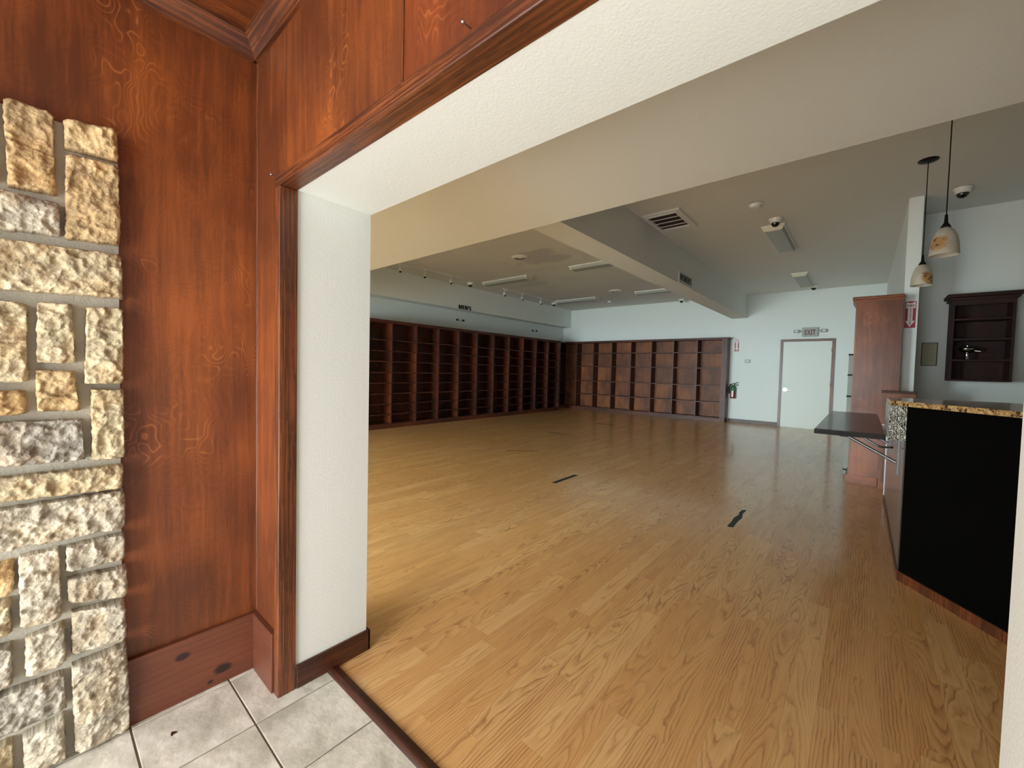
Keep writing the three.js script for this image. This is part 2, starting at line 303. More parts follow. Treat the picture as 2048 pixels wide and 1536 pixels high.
part('lintel', B(XL, -2.07, 2.5, SOF + 0.1, 8.05, 8.2), M.paint, w2);
part('stall_riser', B(XL, -2.07, 0, 0.08, 8.05, 8.2), M.paint, w2);
for (const x of [-8.57, -6.95, -5.35, -3.75, -2.12]) part('mullion', B(x - 0.04, x + 0.04, 0.08, 2.5, 8.08, 8.16), M.blackMetal, w2);
for (const x of [-8.53, -6.91, -5.31, -3.71]) part('pane', B(x, x + 1.53, 0.08, 2.5, 8.115, 8.121), M.glass, w2);
structure('floor_pavement', 'pale concrete pavement outside the shop front', B(-30, 30, -0.15, -0.02, 1.9, 30), M.concrete);

// ---------------------------------------------------------------- floors
const fl = room('floor', 'honey oak strip laminate floor of the shop');
part('subfloor', [B(XL - 0.1, 2.7, -0.15, -0.012, ZB - 0.1, -0.85), B(XL - 0.1, -2.12, -0.15, -0.012, -0.85, 8.2)], M.grout, fl);
{
  const V = new THREE.Vector3(), strips = [];
  camera.updateMatrixWorld(); camera.updateProjectionMatrix();
  const lanes = []; for (let k = -90; k < 27; k++) lanes.push(0.01 + k * 0.1);
  lanes.forEach((x, li) => {
    const x0 = Math.max(x, XL), x1 = Math.min(x + 0.1, 2.6); if (x1 - x0 < 0.02) return;
    const xm = (x0 + x1) / 2;
    let zEnd = xm > -1.745 && xm < 0.19 ? -0.872 : -1.02; if (xm < -2.17) zEnd = 8.05;
    const zStart = xm > 0.478 ? -7.9 : ZB + 0;
    let z = zStart - rnd() * 0.9;
    while (z < zEnd) {
      const L = 0.42 + rnd() * 0.95, a = Math.max(z, zStart), b = Math.min(z + L, zEnd); z += L;
      if (b - a < 0.03) continue;
      strips.push({ x0, x1, a, b, s: Math.floor(rnd() * 10), v: rnd() * 2, flip: rnd() < 0.5 });
    }
  });
  for (const q of strips) {
    let best = 0; const cx = (q.x0 + q.x1) / 2;
    const c = [[q.x0, q.a], [q.x1, q.a], [q.x0, q.b], [q.x1, q.b]].map(([x, z]) => V.set(x, 0, z).project(camera).clone());
    const cz = (q.a + q.b) / 2, d = Math.hypot(cx, 1.35, cz), inside = c.some((p) => Math.abs(p.x) < 1 && Math.abs(p.y) < 1 && p.z < 1) && cx > 1.72 * cz - 0.3;
    q.size = inside && cz < -0.5 ? (q.x1 - q.x0) * (q.b - q.a) / d ** 3 : 0;
  }
  strips.sort((p, q) => q.size - p.size);
  const geo = (q) => {
    const e = 0.0002, g = new THREE.BoxGeometry(q.x1 - q.x0 - 2 * e, 0.012, q.b - q.a - 2 * e); g.translate((q.x0 + q.x1) / 2, -0.006, (q.a + q.b) / 2);
    const p = g.attributes.position, uv = g.attributes.uv;
    for (let i = 0; i < p.count; i++) { let t = clamp((p.getX(i) - q.x0) / 0.1, 0.02, 0.98); if (q.flip) t = 1 - t; uv.setXY(i, (q.s + t) / 10, (p.getZ(i) * (q.flip ? -1 : 1) + 20) / 2 + q.v); }
    return g;
  };
  strips.slice(0, 300).forEach((q) => part('plank', geo(q), M.oak, fl));
  const rest = part('planking', strips.slice(300).map(geo), M.oak, fl); rest.userData.kind = 'stuff';
}
const ft = room('floor_tile', 'beige travertine-look square tile floor of the entry');
part('grout_bed', B(-2.1, 1.65, -0.15, -0.004, -0.85, 1.9), M.grout, ft);
{
  const P = 0.307, xs = []; for (let k = -2; k < 12; k++) xs.push(-1.675 + k * P);
  const zs = []; for (let k = -1; k < 8; k++) zs.push(-0.53 + k * 0.31);
  for (let i = 0; i < xs.length - 1; i++) for (let j = 0; j < zs.length; j++) {
    const x0 = Math.max(xs[i] + 0.003, -2.05), x1 = Math.min(xs[i + 1] - 0.003, 1.62), z0 = Math.max(zs[j] + 0.003, -0.835), z1 = Math.min(zs[j] + 0.31 - 0.003, 1.88);
    if (x1 - x0 < 0.02 || z1 - z0 < 0.02) continue;
    part('tile', B(x0, x1, -0.012, 0.0, z0, z1, { bevel: 0.0022, du: i * 0.37 + j * 0.21, dv: j * 0.53 + i * 0.11 }), M.tile, ft);
  }
}
{ const s = new THREE.Shape(); s.moveTo(0, 0); s.quadraticCurveTo(0.004, 0.013, 0.02, 0.014); s.lineTo(0.046, 0.009); s.lineTo(0.046, 0); s.lineTo(0, 0);
  const g = new THREE.ExtrudeGeometry(s, { depth: 1.93, bevelEnabled: false }); g.rotateY(Math.PI / 2); g.translate(-1.737, 0, -0.828);
  structure('trim_threshold', 'dark brown wooden threshold strip between tiles and oak floor', boxUV(g, 'x'), M.darkTrim); }

// ---------------------------------------------------------------- stone facing
const STONES = [   // corners in metres: [z, y] top left, top right, bottom right, bottom left; kind
  ['t', [0.048, 2.126], [-0.052, 2.124], [-0.057, 1.875], [0.041, 1.869]], ['t', [-0.075, 2.12], [-0.197, 2.133], [-0.201, 2.034], [-0.077, 2.031]],
  ['t', [-0.079, 2.011], [-0.202, 2.017], [-0.205, 1.749], [-0.074, 1.742]], ['p', [0.2, 1.85], [-0.061, 1.848], [-0.065, 1.745], [0.2, 1.723]],
  ['c', [0.2, 1.703], [-0.206, 1.715], [-0.209, 1.566], [0.2, 1.549]], ['c', [0.14, 1.528], [0.008, 1.516], [0.008, 1.276], [0.14, 1.272]],
  ['c', [-0.013, 1.528], [-0.089, 1.529], [-0.093, 1.337], [-0.009, 1.335]], ['c', [-0.12, 1.524], [-0.209, 1.531], [-0.207, 1.269], [-0.113, 1.27]],
  ['t', [-0.008, 1.312], [-0.091, 1.31], [-0.103, 1.179], [-0.008, 1.184]], ['t', [0.14, 1.252], [0.016, 1.248], [0.013, 1.175], [0.14, 1.173]],
  ['c', [-0.129, 1.25], [-0.209, 1.247], [-0.21, 1.003], [-0.128, 1.008]], ['g', [0.17, 1.155], [-0.108, 1.15], [-0.112, 1.014], [0.17, 1.02]],
  ['c', [0.26, 0.986], [-0.206, 0.98], [-0.203, 0.898], [0.26, 0.916]], ['p', [0.3, 0.884], [-0.208, 0.89], [-0.21, 0.755], [0.3, 0.756]],
  ['p', [-0.067, 0.729], [-0.208, 0.733], [-0.21, 0.643], [-0.066, 0.646]], ['p', [0.034, 0.728], [-0.051, 0.73], [-0.055, 0.493], [0.033, 0.499]],
  ['t', [0.16, 0.72], [0.044, 0.718], [0.046, 0.617], [0.16, 0.624]], ['p', [-0.068, 0.619], [-0.212, 0.611], [-0.214, 0.511], [-0.07, 0.536]],
  ['c', [0.16, 0.599], [0.054, 0.601], [0.049, 0.494], [0.16, 0.485]], ['p', [-0.077, 0.503], [-0.206, 0.492], [-0.21, 0.352], [-0.075, 0.358]],
  ['p', [0.024, 0.461], [-0.059, 0.475], [-0.063, 0.34], [0.024, 0.34]], ['g', [0.17, 0.466], [0.051, 0.458], [0.049, 0.333], [0.17, 0.32]],
  ['p', [-0.075, 0.319], [-0.21, 0.326], [-0.219, 0.006], [-0.081, 0.012]], ['g', [0.2, 0.312], [-0.058, 0.304], [-0.062, 0.184], [0.2, 0.179]],
  ['p', [0.033, 0.146], [-0.056, 0.159], [-0.06, 0.008], [0.029, 0.008]], ['c', [0.2, 0.149], [0.053, 0.148], [0.052, 0.008], [0.2, 0.008]],
  ['c', [0.2, 2.126], [0.068, 2.126], [0.064, 1.875], [0.2, 1.875]], ['t', [0.36, 2.126], [0.225, 2.126], [0.225, 1.95], [0.36, 1.95]], ['c', [0.36, 1.925], [0.225, 1.925], [0.225, 1.72], [0.36, 1.72]],
  ['p', [0.36, 1.69], [0.225, 1.69], [0.165, 1.55], [0.36, 1.55]], ['c', [0.36, 1.525], [0.165, 1.525], [0.165, 1.175], [0.36, 1.175]], ['p', [0.36, 1.15], [0.195, 1.15], [0.195, 1.01], [0.36, 1.01]],
  ['c', [0.36, 0.98], [0.285, 0.98], [0.32, 0.76], [0.36, 0.76]], ['p', [0.36, 0.73], [0.185, 0.73], [0.185, 0.49], [0.36, 0.49]], ['g', [0.36, 0.46], [0.195, 0.46], [0.225, 0.19], [0.36, 0.19]], ['c', [0.36, 0.15], [0.225, 0.15], [0.225, 0.008], [0.36, 0.008]],
];
const sc = thing('stone_facing', 'rough cream and tan split stones with grey mortar facing the plywood wall', 'stone facing', [-2.02, 0, 0.07]);
part('mortar_bed', B(-2.0195, -2.01, 0, 2.115, -0.203, 0.36), M.mortar, sc, 'grey recessed mortar');
STONES.forEach(([kind, A, Bc, C, D], k) => {
  const w = Math.hypot(A[0] - Bc[0], A[1] - Bc[1]), h = Math.hypot(A[0] - D[0], A[1] - D[1]), ds = 0.0036;
  const nu = Math.max(10, Math.round(w / ds)), nv = Math.max(10, Math.round(h / ds)), pos = [], uv = [], idx = [], ox = k * 0.173, oy = k * 0.291;
  const lift = 0.043 + 0.007 * (((k * 37) % 10) / 10 - 0.4), tz = (((k * 53) % 11) / 11 - 0.5) * 0.016, ty = (((k * 29) % 13) / 13 - 0.5) * 0.014;
  for (let j = -1; j <= nv + 1; j++) for (let i = -1; i <= nu + 1; i++) {
    const border = i < 0 || j < 0 || i > nu || j > nv, s = clamp(i / nu), t = clamp(j / nv);
    let z = (A[0] * (1 - s) + Bc[0] * s) * (1 - t) + (D[0] * (1 - s) + C[0] * s) * t, y = (A[1] * (1 - s) + Bc[1] * s) * (1 - t) + (D[1] * (1 - s) + C[1] * s) * t;
    const p = (z + ox) / 1.6, q = (y + oy) / 1.6;
    const e = Math.min(s, 1 - s) * w, f = Math.min(t, 1 - t) * h;
    const jag = fbm(p, q, 70, 70, 2, 5), edge = Math.min(e, f) - 0.009 * (jag - 0.35) + Math.max(0, 0.008 - Math.max(0, 0.012 - Math.max(e, f)));
    const big = fbm(p, q, 16, 16, 3, 11), chip = Math.abs(fbm(p, q, 34, 30, 4, 23) * 2 - 1), fine = fbm(p, q, 160, 150, 3, 31);
    const flake = sstep(0.5, 0.56, fbm(p + 0.3 * q, q - 0.2 * p, 20, 26, 3, 47));
    let x = lift * (1 - Math.exp(-Math.max(0, edge + 0.004) / 0.006)) + (big - 0.5) * 0.026 * sstep(0, 0.02, edge) + flake * 0.0085 - chip * 0.018 * sstep(0, 0.01, edge) + (fine - 0.5) * 0.006 + tz * (s - 0.5) + ty * (t - 0.5);
    x = Math.max(0.002, x) + 0.004;
    // rounding and ragged outline
    const wob = 0.006 * (fbm(p, q, 110, 110, 2, 61) - 0.5); if (s === 0 || s === 1) z += wob; if (t === 0 || t === 1) y += wob; if (y < 0.002) y = 0.002;
    if (border) x = -0.008;
    pos.push(-2.01 + x, y, z); uv.push(z * 1 + k * 0.31, y + k * 0.17);
  }
  const W = nu + 3; for (let j = 0; j < nv + 2; j++) for (let i = 0; i < nu + 2; i++) { const a = j * W + i; idx.push(a, a + W, a + 1, a + 1, a + W, a + W + 1); }
  const g = new THREE.BufferGeometry(); g.setAttribute('position', new THREE.Float32BufferAttribute(pos, 3)); g.setAttribute('uv', new THREE.Float32BufferAttribute(uv, 2)); g.setIndex(idx); g.computeVertexNormals();
  part('stone', g, { t: M.stoneTan, c: M.stoneCream, g: M.stoneGrey, p: M.stonePale }[kind], sc);
});

// ---------------------------------------------------------------- cubby shelves
{
  const s = thing('cubby_shelf', 'long dark brown cubby shelf wall with nine narrow tiers under the MEN\'S lettering', 'shelf', [-8.2, 0, -8]);
  const zs = []; for (let k = -2; k <= 10; k++) zs.push(-5.126 - 0.6516 * k);
  const rows = [0.096, 0.303, 0.528, 0.756, 0.988, 1.217, 1.457, 1.684, 1.92], XF = -7.85, XBk = -8.2;
  zs.forEach((z, k) => {
    part('divider', B(XBk, XF, 0.08, 2.29, z - 0.015, z + 0.015, { du: k * 0.4, dv: k * 0.7 }), M.shelf, s);
    if (k === zs.length - 1) return;
    const a = zs[k + 1] + 0.015, b = z - 0.015;
    part('back_panel', B(XBk - 0.012, XBk, 0.08, 2.29, a - 0.015, b + 0.015, { du: k * 0.63, dv: k * 0.37 }), M.shelf, s);
    rows.forEach((y, r) => part('shelf_board', B(XBk, XF - (r ? 0.012 : 0), y - 0.01, y + 0.01, a, b, { grain: 'z', du: r * 0.2, dv: k * 0.5 }), M.shelf, s));
  });
  const z0 = zs[zs.length - 1] - 0.015, z1 = zs[0] + 0.015;
  part('plinth', B(XBk, XF + 0.012, 0, 0.085, z0, z1, { grain: 'z' }), M.shelf, s);
  part('top_board', B(XL + 0.003, XF + 0.012, 2.29, 2.325, z0, z1, { grain: 'z' }), M.shelf, s);
  part('crown', B(XL + 0.003, XF + 0.04, 2.325, 2.35, z0 - 0.02, z1, { grain: 'z', bevel: 0.006 }), M.shelf, s);
}
{
  const s = thing('cubby_shelf', 'brown plywood cubby shelf with five tall tiers across the far wall', 'shelf', [-5.7, 0, -12.8]);
  const xs = [-8.472, -7.79, -7.112, -6.428, -5.745, -5.067, -4.386, -3.702, -3.025], rows = [0.1, 0.544, 1.017, 1.521, 1.978], ZF = -12.65, ZK = -12.98;
  xs.forEach((x, k) => {
    part('divider', B(x - 0.03, x, 0.08, 2.335, ZK, ZF, { du: k * 0.4, dv: k * 0.7 }), M.shelf, s);
    if (k === xs.length - 1) return;
    const a = x, b = xs[k + 1] - 0.03;
    for (let r = 0; r < 5; r++) part('back_panel', B(a, b, rows[r], r < 4 ? rows[r + 1] : 2.335, ZK - 0.012, ZK, { du: k * 0.53 + r * 0.19, dv: k * 0.37 + r * 0.77 }), M.shelfBack, s);
    rows.forEach((y, r) => part('shelf_board', B(a, b, y - 0.012, y + 0.012, ZK, ZF - (r ? 0.01 : 0), { grain: 'x', du: r * 0.2, dv: k * 0.5 }), M.shelf, s));
  });
  part('end_stile', B(-3.025, -2.92, 0.08, 2.335, ZK, ZF + 0.005), M.shelf, s);
  part('plinth', B(-8.5, -2.915, 0, 0.085, ZK, ZF + 0.02, { grain: 'x' }), M.shelf, s);
  part('top_board', B(-8.5, -2.915, 2.335, 2.36, ZK - 0.012, ZF + 0.01, { grain: 'x' }), M.shelf, s);
  part('crown', B(-8.5, -2.875, 2.36, 2.392, ZK - 0.012, ZF + 0.045, { grain: 'x', bevel: 0.008 }), M.shelf, s);
}

// ---------------------------------------------------------------- far wall: door, exit sign, extinguisher
{
  const d = room('door_1', 'plain white exit door in a brown wooden frame');
  const x0 = -1.703, x1 = -0.549, f = 0.062;
  part('door_frame', [B(x0, x0 + f, 0, 2.318, ZB, ZB + 0.03), B(x1 - f, x1, 0, 2.318, ZB, ZB + 0.03), B(x0 + f, x1 - f, 2.318 - f, 2.318, ZB, ZB + 0.03, { grain: 'x' })], M.trim, d, 'brown stained frame');
  part('door_slab', B(x0 + f + 0.004, x1 - f - 0.004, 0.012, 2.318 - f - 0.004, ZB, ZB + 0.018, { bevel: 0.002 }), M.doorWhite, d);
  const h = part('lever_handle', [(() => { const g = new THREE.CylinderGeometry(0.045, 0.045, 0.012, 24); g.rotateX(Math.PI / 2); g.translate(-1.56, 0.99, ZB + 0.024); return boxUV(g); })(), boxUV(rod([-1.56, 0.99, ZB + 0.02], [-1.56, 0.99, ZB + 0.07], 0.014)), boxUV(rod([-1.56, 0.99, ZB + 0.066], [-1.44, 0.975, ZB + 0.066], 0.011))], M.chrome, d, 'chrome lever handle');
  for (const y of [0.3, 1.15, 2.03]) part('hinge', B(x1 - f - 0.012, x1 - f + 0.004, y - 0.05, y + 0.05, ZB + 0.018, ZB + 0.034), M.brass, d);
  part('door_stop', B(-1.636, -1.615, 2.12, 2.15, ZB + 0.018, ZB + 0.03), M.white, d);
}
const font = await new FontLoader().loadAsync('fonts/droid/droid_sans_bold.typeface.json');
function letters(text, w, h, depth) {        // text block scaled to w by h, lower left at the origin, in the xy plane
  const g = new TextGeometry(text, { font, size: 1, depth: 1, curveSegments: 4, bevelEnabled: false }); g.computeBoundingBox(); const b = g.boundingBox;
  g.translate(-b.min.x, -b.min.y, 0); g.scale(w / (b.max.x - b.min.x), h / (b.max.y - b.min.y), depth); return g;
}
{
  const e = thing('exit_sign', 'white EXIT sign with two swivel emergency lamps above the door', 'exit sign', [-1.07, 2.37, ZB]);
  part('housing', B(-1.244, -0.903, 2.375, 2.608, ZB, ZB + 0.06, { bevel: 0.012 }), M.diffuser, e, 'pale grey housing');
  const t = letters('EXIT', 0.225, 0.135, 0.004); t.translate(-1.188, 2.415, ZB + 0.06); part('lettering', boxUV(t), M.exitRed, e, 'dark red letters EXIT');
  for (const s of [-1, 1]) {
    const cx = -1.0735 + s * 0.27, c = part('lamp_head', (() => { const g = new RoundedBoxGeometry(0.13, 0.08, 0.08, 3, 0.025); g.translate(-1.0735 + s * 0.285, 2.515, ZB + 0.05); return boxUV(g); })(), M.diffuser, e, 'pale grey lamp head');
    const l = new THREE.SphereGeometry(0.032, 16, 10); l.scale(1.2, 1, 0.5); l.translate(cx + s * 0.015, 2.515, ZB + 0.09); part('lens', l, M.white, c);
    part('arm', boxUV(rod([-1.0735 + s * 0.17, 2.515, ZB + 0.04], [-1.0735 + s * 0.23, 2.515, ZB + 0.04], 0.016)), M.diffuser, e);
  }
}
function fireSignTexture() {
  const c = document.createElement('canvas'); c.width = 256; c.height = 768; const k = c.getContext('2d');
  k.fillStyle = '#f1ecea'; k.fillRect(0, 0, 256, 768); k.fillStyle = '#a5122c'; k.fillRect(12, 12, 232, 744);
  k.fillStyle = '#f3e9e6'; k.beginPath(); k.moveTo(30, 30); k.lineTo(128, 60); k.lineTo(226, 30); k.lineTo(226, 200); k.lineTo(180, 200); k.lineTo(180, 560); k.lineTo(232, 560); k.lineTo(128, 735); k.lineTo(24, 560); k.lineTo(76, 560); k.lineTo(76, 200); k.lineTo(30, 200); k.closePath(); k.fill();
  k.fillStyle = '#8c1226'; k.font = 'bold 84px sans-serif'; k.textAlign = 'center'; k.textBaseline = 'middle'; k.fillText('FIRE', 128, 134, 176);
  k.fillStyle = '#3a1a24'; k.font = 'bold 46px sans-serif'; [...'EXTINGUISHER'].forEach((ch, i) => k.fillText(ch, 128, 222 + i * 39));
  const t = new THREE.CanvasTexture(c); t.colorSpace = THREE.SRGBColorSpace; t.magFilter = THREE.LinearFilter; return t;
}
const fireMat = std({ map: fireSignTexture(), roughness: 0.45 });
function flatSign(name, label, cat, x0, x1, y0, y1, z, mat, group) {
  const t = thing(name, label, cat, [(x0 + x1) / 2, y0, z], group);
  const bk = B(x0, x1, y0, y1, z, z + 0.003); part('sign_plate', bk, M.white, t);
  const g = new THREE.PlaneGeometry(x1 - x0, y1 - y0); g.translate((x0 + x1) / 2, (y0 + y1) / 2, z + 0.0036); part('sign_print', g, mat, t);
  return t;
}
flatSign('fire_extinguisher_sign', 'small red fire extinguisher arrow sign above the extinguisher on the far wall', 'sign', -2.814, -2.694, 2.01, 2.352, ZB, fireMat);
flatSign('fire_extinguisher_sign', 'large red FIRE EXTINGUISHER arrow sign on the white post', 'sign', 0.357, 0.466, 1.975, 2.31, -7.05, fireMat);
{
  const t = thing('thermostat', 'small white wall thermostat between the extinguisher and the exit door', 'thermostat', [-2.465, 1.69, ZB]);
  part('housing', B(-2.532, -2.398, 1.69, 1.785, ZB, ZB + 0.025, { bevel: 0.008 }), M.diffuser, t);
  part('display', B(-2.5, -2.44, 1.715, 1.76, ZB + 0.024, ZB + 0.028), M.white, t);
}
{
  const x = -2.785, t = thing('fire_extinguisher', 'dark red fire extinguisher with a green collar hung beside the brown shelf', 'extinguisher', [x, 0.68, ZB + 0.08]);
  local('cylinder', lathe([[0, 0], [0.06, 0], [0.068, 0.012], [0.068, 0.2], [0.068, 0.2]]), M.red, t, 'dark red cylinder');
  local('collar', lathe([[0.069, 0.2], [0.069, 0.3], [0.055, 0.345], [0.03, 0.37], [0, 0.375]]), M.green, t, 'green upper sleeve');
  const lb = new THREE.PlaneGeometry(0.05, 0.17); lb.translate(0, 0.13, 0.0705); local('sticker', lb, M.white, t, 'white label');
  const v = local('valve', lathe([[0, 0.37], [0.026, 0.37], [0.026, 0.42], [0, 0.425]], 16), M.chrome, t, 'chrome valve');
  const hd = rod([0, 0.42, 0], [0.12, 0.455, 0], 0.009), hd2 = rod([0, 0.41, 0], [0.13, 0.37, 0], 0.009); local('lever', mergeGeometries([hd, hd2]), M.blackMetal, t);
  const cv = new THREE.CatmullRomCurve3([[0, 0.4, 0], [-0.06, 0.4, 0.01], [-0.1, 0.32, 0.01], [-0.1, 0.2, 0], [-0.095, 0.13, 0]].map((q) => new THREE.Vector3(...q)));
  local('hose', new THREE.TubeGeometry(cv, 24, 0.012, 8), M.rubber, t, 'black hose');
  local('bracket', B(-0.02, 0.02, 0.18, 0.26, -0.08, -0.06), M.steel, t);
}

// ---------------------------------------------------------------- lettering on bulkhead and beam, wall plates
{
  const g = letters('MEN\'S', 0.455, 0.108, 0.012); g.rotateY(Math.PI / 2); g.translate(-8.3, 2.945, -7.44);
  const m = shadow(new THREE.Mesh(boxUV(g), M.letter)); m.name = numbered('lettering'); scene.add(m); tag(m, 'black MEN\'S lettering on the white bulkhead', 'lettering');
  const s = thing('hanging_sign', 'pale plate lettered WOMEN\'S on the side of the ceiling beam', 'sign', [-2.526, 2.945, -7.74]);
  part('sign_plate', B(-2.526, -2.516, 2.95, 3.14, -8.095, -7.38, { bevel: 0.003 }), M.plate, s, 'translucent pale grey plate');
  const w = letters('WOMEN\'S', 0.62, 0.115, 0.004); w.rotateY(Math.PI / 2); w.translate(-2.516, 3.0, -7.42); part('lettering', boxUV(w), M.letter, s, 'black letters WOMEN\'S');
  part('edge_strip', [B(-2.526, -2.512, 2.944, 2.953, -8.095, -7.37), B(-2.526, -2.512, 2.944, 3.145, -7.378, -7.368)], M.white, s, 'white edge');
}
for (const [z, where] of [[-7.78, 'below the MEN\'S lettering'], [-11.2, 'near the far corner of the bulkhead']]) {
  const t = thing('wall_outlet', 'pair of small grey electrical fittings on the wall ' + where, 'outlet', [XL, 2.66, z], 'electrical fittings above the cubbies');
  for (const k of [-0.12, 0.1]) part('socket_plate', B(XL, XL + 0.02, 2.665, 2.72, z + k - 0.035, z + k + 0.035, { bevel: 0.004 }), M.frameDark, t);
  part('junction', B(XL, XL + 0.015, 2.665, 2.685, z - 0.02, z + 0.02), M.diffuser, t);
}

// ---------------------------------------------------------------- ceiling fittings
function fluorescent(cx, cz, along, label) {
  const t = thing('fluorescent_fixture', label, 'ceiling light', [cx, CEIL, cz], 'fluorescent ceiling fixtures');
  if (along === 'x') t.rotation.y = Math.PI / 2;
  local('pan', (() => { const g = new THREE.BoxGeometry(0.3, 0.022, 1.46); g.translate(0, -0.011, 0); return g; })(), M.white, t);
  const sh = new THREE.Shape(); sh.moveTo(-0.135, 0); sh.lineTo(-0.11, -0.05); sh.quadraticCurveTo(0, -0.062, 0.11, -0.05); sh.lineTo(0.135, 0); sh.closePath();
  const g = new THREE.ExtrudeGeometry(sh, { depth: 1.4, bevelEnabled: false }); g.translate(0, -0.022, -0.7); local('diffuser', g, M.diffuser, t, 'unlit grey wraparound diffuser');
  for (const s of [-1, 1]) { const e = new THREE.ExtrudeGeometry(sh, { depth: 0.03, bevelEnabled: false }); e.scale(1.06, 1.08, 1); e.translate(0, -0.021, s * 0.7 - 0.015); local('end_cap', e, M.offWhite, t, 'cream end cap'); }
  return t;
}
fluorescent(-1.105, -7.86, 'z', 'unlit white fluorescent fixture beside a dome camera between vent and bar');
fluorescent(-1.13, -11.45, 'z', 'unlit white fluorescent fixture above the exit door side of the shop');
fluorescent(-6.82, -7.7, 'x', 'unlit white fluorescent fixture nearest the MEN\'S lettering');
fluorescent(-4.13, -7.6, 'x', 'unlit white fluorescent fixture between round stained vent and beam');
fluorescent(-6.87, -11.05, 'x', 'unlit white fluorescent fixture at the far left corner of the ceiling');
fluorescent(-4.16, -10.97, 'x', 'unlit white fluorescent fixture beside the far end of the beam');
function dome(x, z, label, y = CEIL) {
  const t = thing('dome_camera', label, 'security camera', [x, y, z], 'dome security cameras');
  local('base_ring', lathe([[0, 0], [0.085, 0], [0.085, -0.012], [0.074, -0.03], [0.068, -0.062], [0.052, -0.07], [0, -0.07]], 28), M.white, t, 'white ring');
  const g = new THREE.SphereGeometry(0.054, 24, 12, 0, Math.PI * 2, Math.PI / 2, Math.PI / 2); g.translate(0, -0.068, 0); local('dome', g, M.domeBlack, t, 'black glossy dome');
}
dome(-1.03, -6.86, 'white dome camera with black bubble at the end of the fluorescent fixture by the vent');
dome(-1.0, -12.4, 'white dome camera with black bubble on the ceiling above the exit door');
dome(-4.2, -12.6, 'white dome camera with black bubble where the beam meets the far wall');
dome(-7.82, -7.4, 'white dome camera with black bubble between the two track lights');
dome(-7.8, -11.15, 'white dome camera with black bubble at the far end of the second track light');
dome(0.79, -7.02, 'white dome camera with black bubble on the ceiling behind the pendant lamps');
function detector(x, z, label) {
  const t = thing('smoke_detector', label, 'smoke detector', [x, CEIL, z], 'smoke detectors');
  local('base', lathe([[0, 0], [0.09, 0], [0.09, -0.014], [0, -0.014]]), M.white, t);
  local('cover', lathe([[0.068, -0.014], [0.066, -0.04], [0.045, -0.052], [0, -0.054]]), M.white, t);
}
detector(-1.155, -6.13, 'round white smoke detector between the ceiling vent and the bar');
detector(-6.16, -11.85, 'round white smoke detector near the far left fluorescent fixture');
for (const [z, label] of [[-6.3, 'round white ceiling air diffuser beside the grey water stains'], [-10.4, 'round white ceiling air diffuser near the far end of the stained ceiling']]) {
  const t = thing('round_diffuser', label, 'air vent', [-5.25, CEIL, z], 'round ceiling diffusers');
  local('outer_ring', lathe([[0.1, -0.03], [0.12, -0.036], [0.17, -0.012], [0.172, 0]], 36), M.white, t);
  local('throat_shade', lathe([[0, -0.003], [0.115, -0.003]], 36), M.ventShade, t, 'flat dark disc painted as throat shade');  // flat disc, its dark colour stands for shade up the opening
  local('inner_ring', lathe([[0.05, -0.024], [0.06, -0.028], [0.078, -0.01]], 30), M.white, t);
  local('centre_cone', lathe([[0, -0.026], [0.028, -0.024], [0.036, -0.01]], 24), M.white, t);
}
{
  const x0 = -2.475, x1 = -1.965, z0 = -6.46, z1 = -5.66, y = CEIL - 0.03, t = thing('return_air_vent', 'square white return air vent with dark slots against the beam', 'air vent', [-2.22, CEIL, -6.06]);
  part('frame', [B(x0, x1, y, CEIL, z1 - 0.07, z1), B(x0, x1, y, CEIL, z0, z0 + 0.09), B(x0, x0 + 0.035, y, CEIL, z0 + 0.09, z1 - 0.07), B(x1 - 0.08, x1, y, CEIL, z0 + 0.09, z1 - 0.07)], M.white, t);
  part('inner_lip', B(x0 + 0.03, x1 - 0.06, y - 0.014, y, z1 - 0.06, z1 - 0.04), M.white, t);
  part('duct_shade', B(x0 + 0.035, x1 - 0.08, CEIL - 0.004, CEIL - 0.001, z0 + 0.09, z1 - 0.07), M.ventShade, t, 'flat dark sheet painted as duct');  // no recess here: flat dark sheet painted as the shade behind the slats
  for (let k = 1; k < 4; k++) { const z = z0 + 0.09 + (k * (z1 - z0 - 0.16)) / 4; part('slat', B(x0 + 0.035, x1 - 0.08, y, y + 0.008, z - 0.007, z + 0.007), M.white, t); }
}
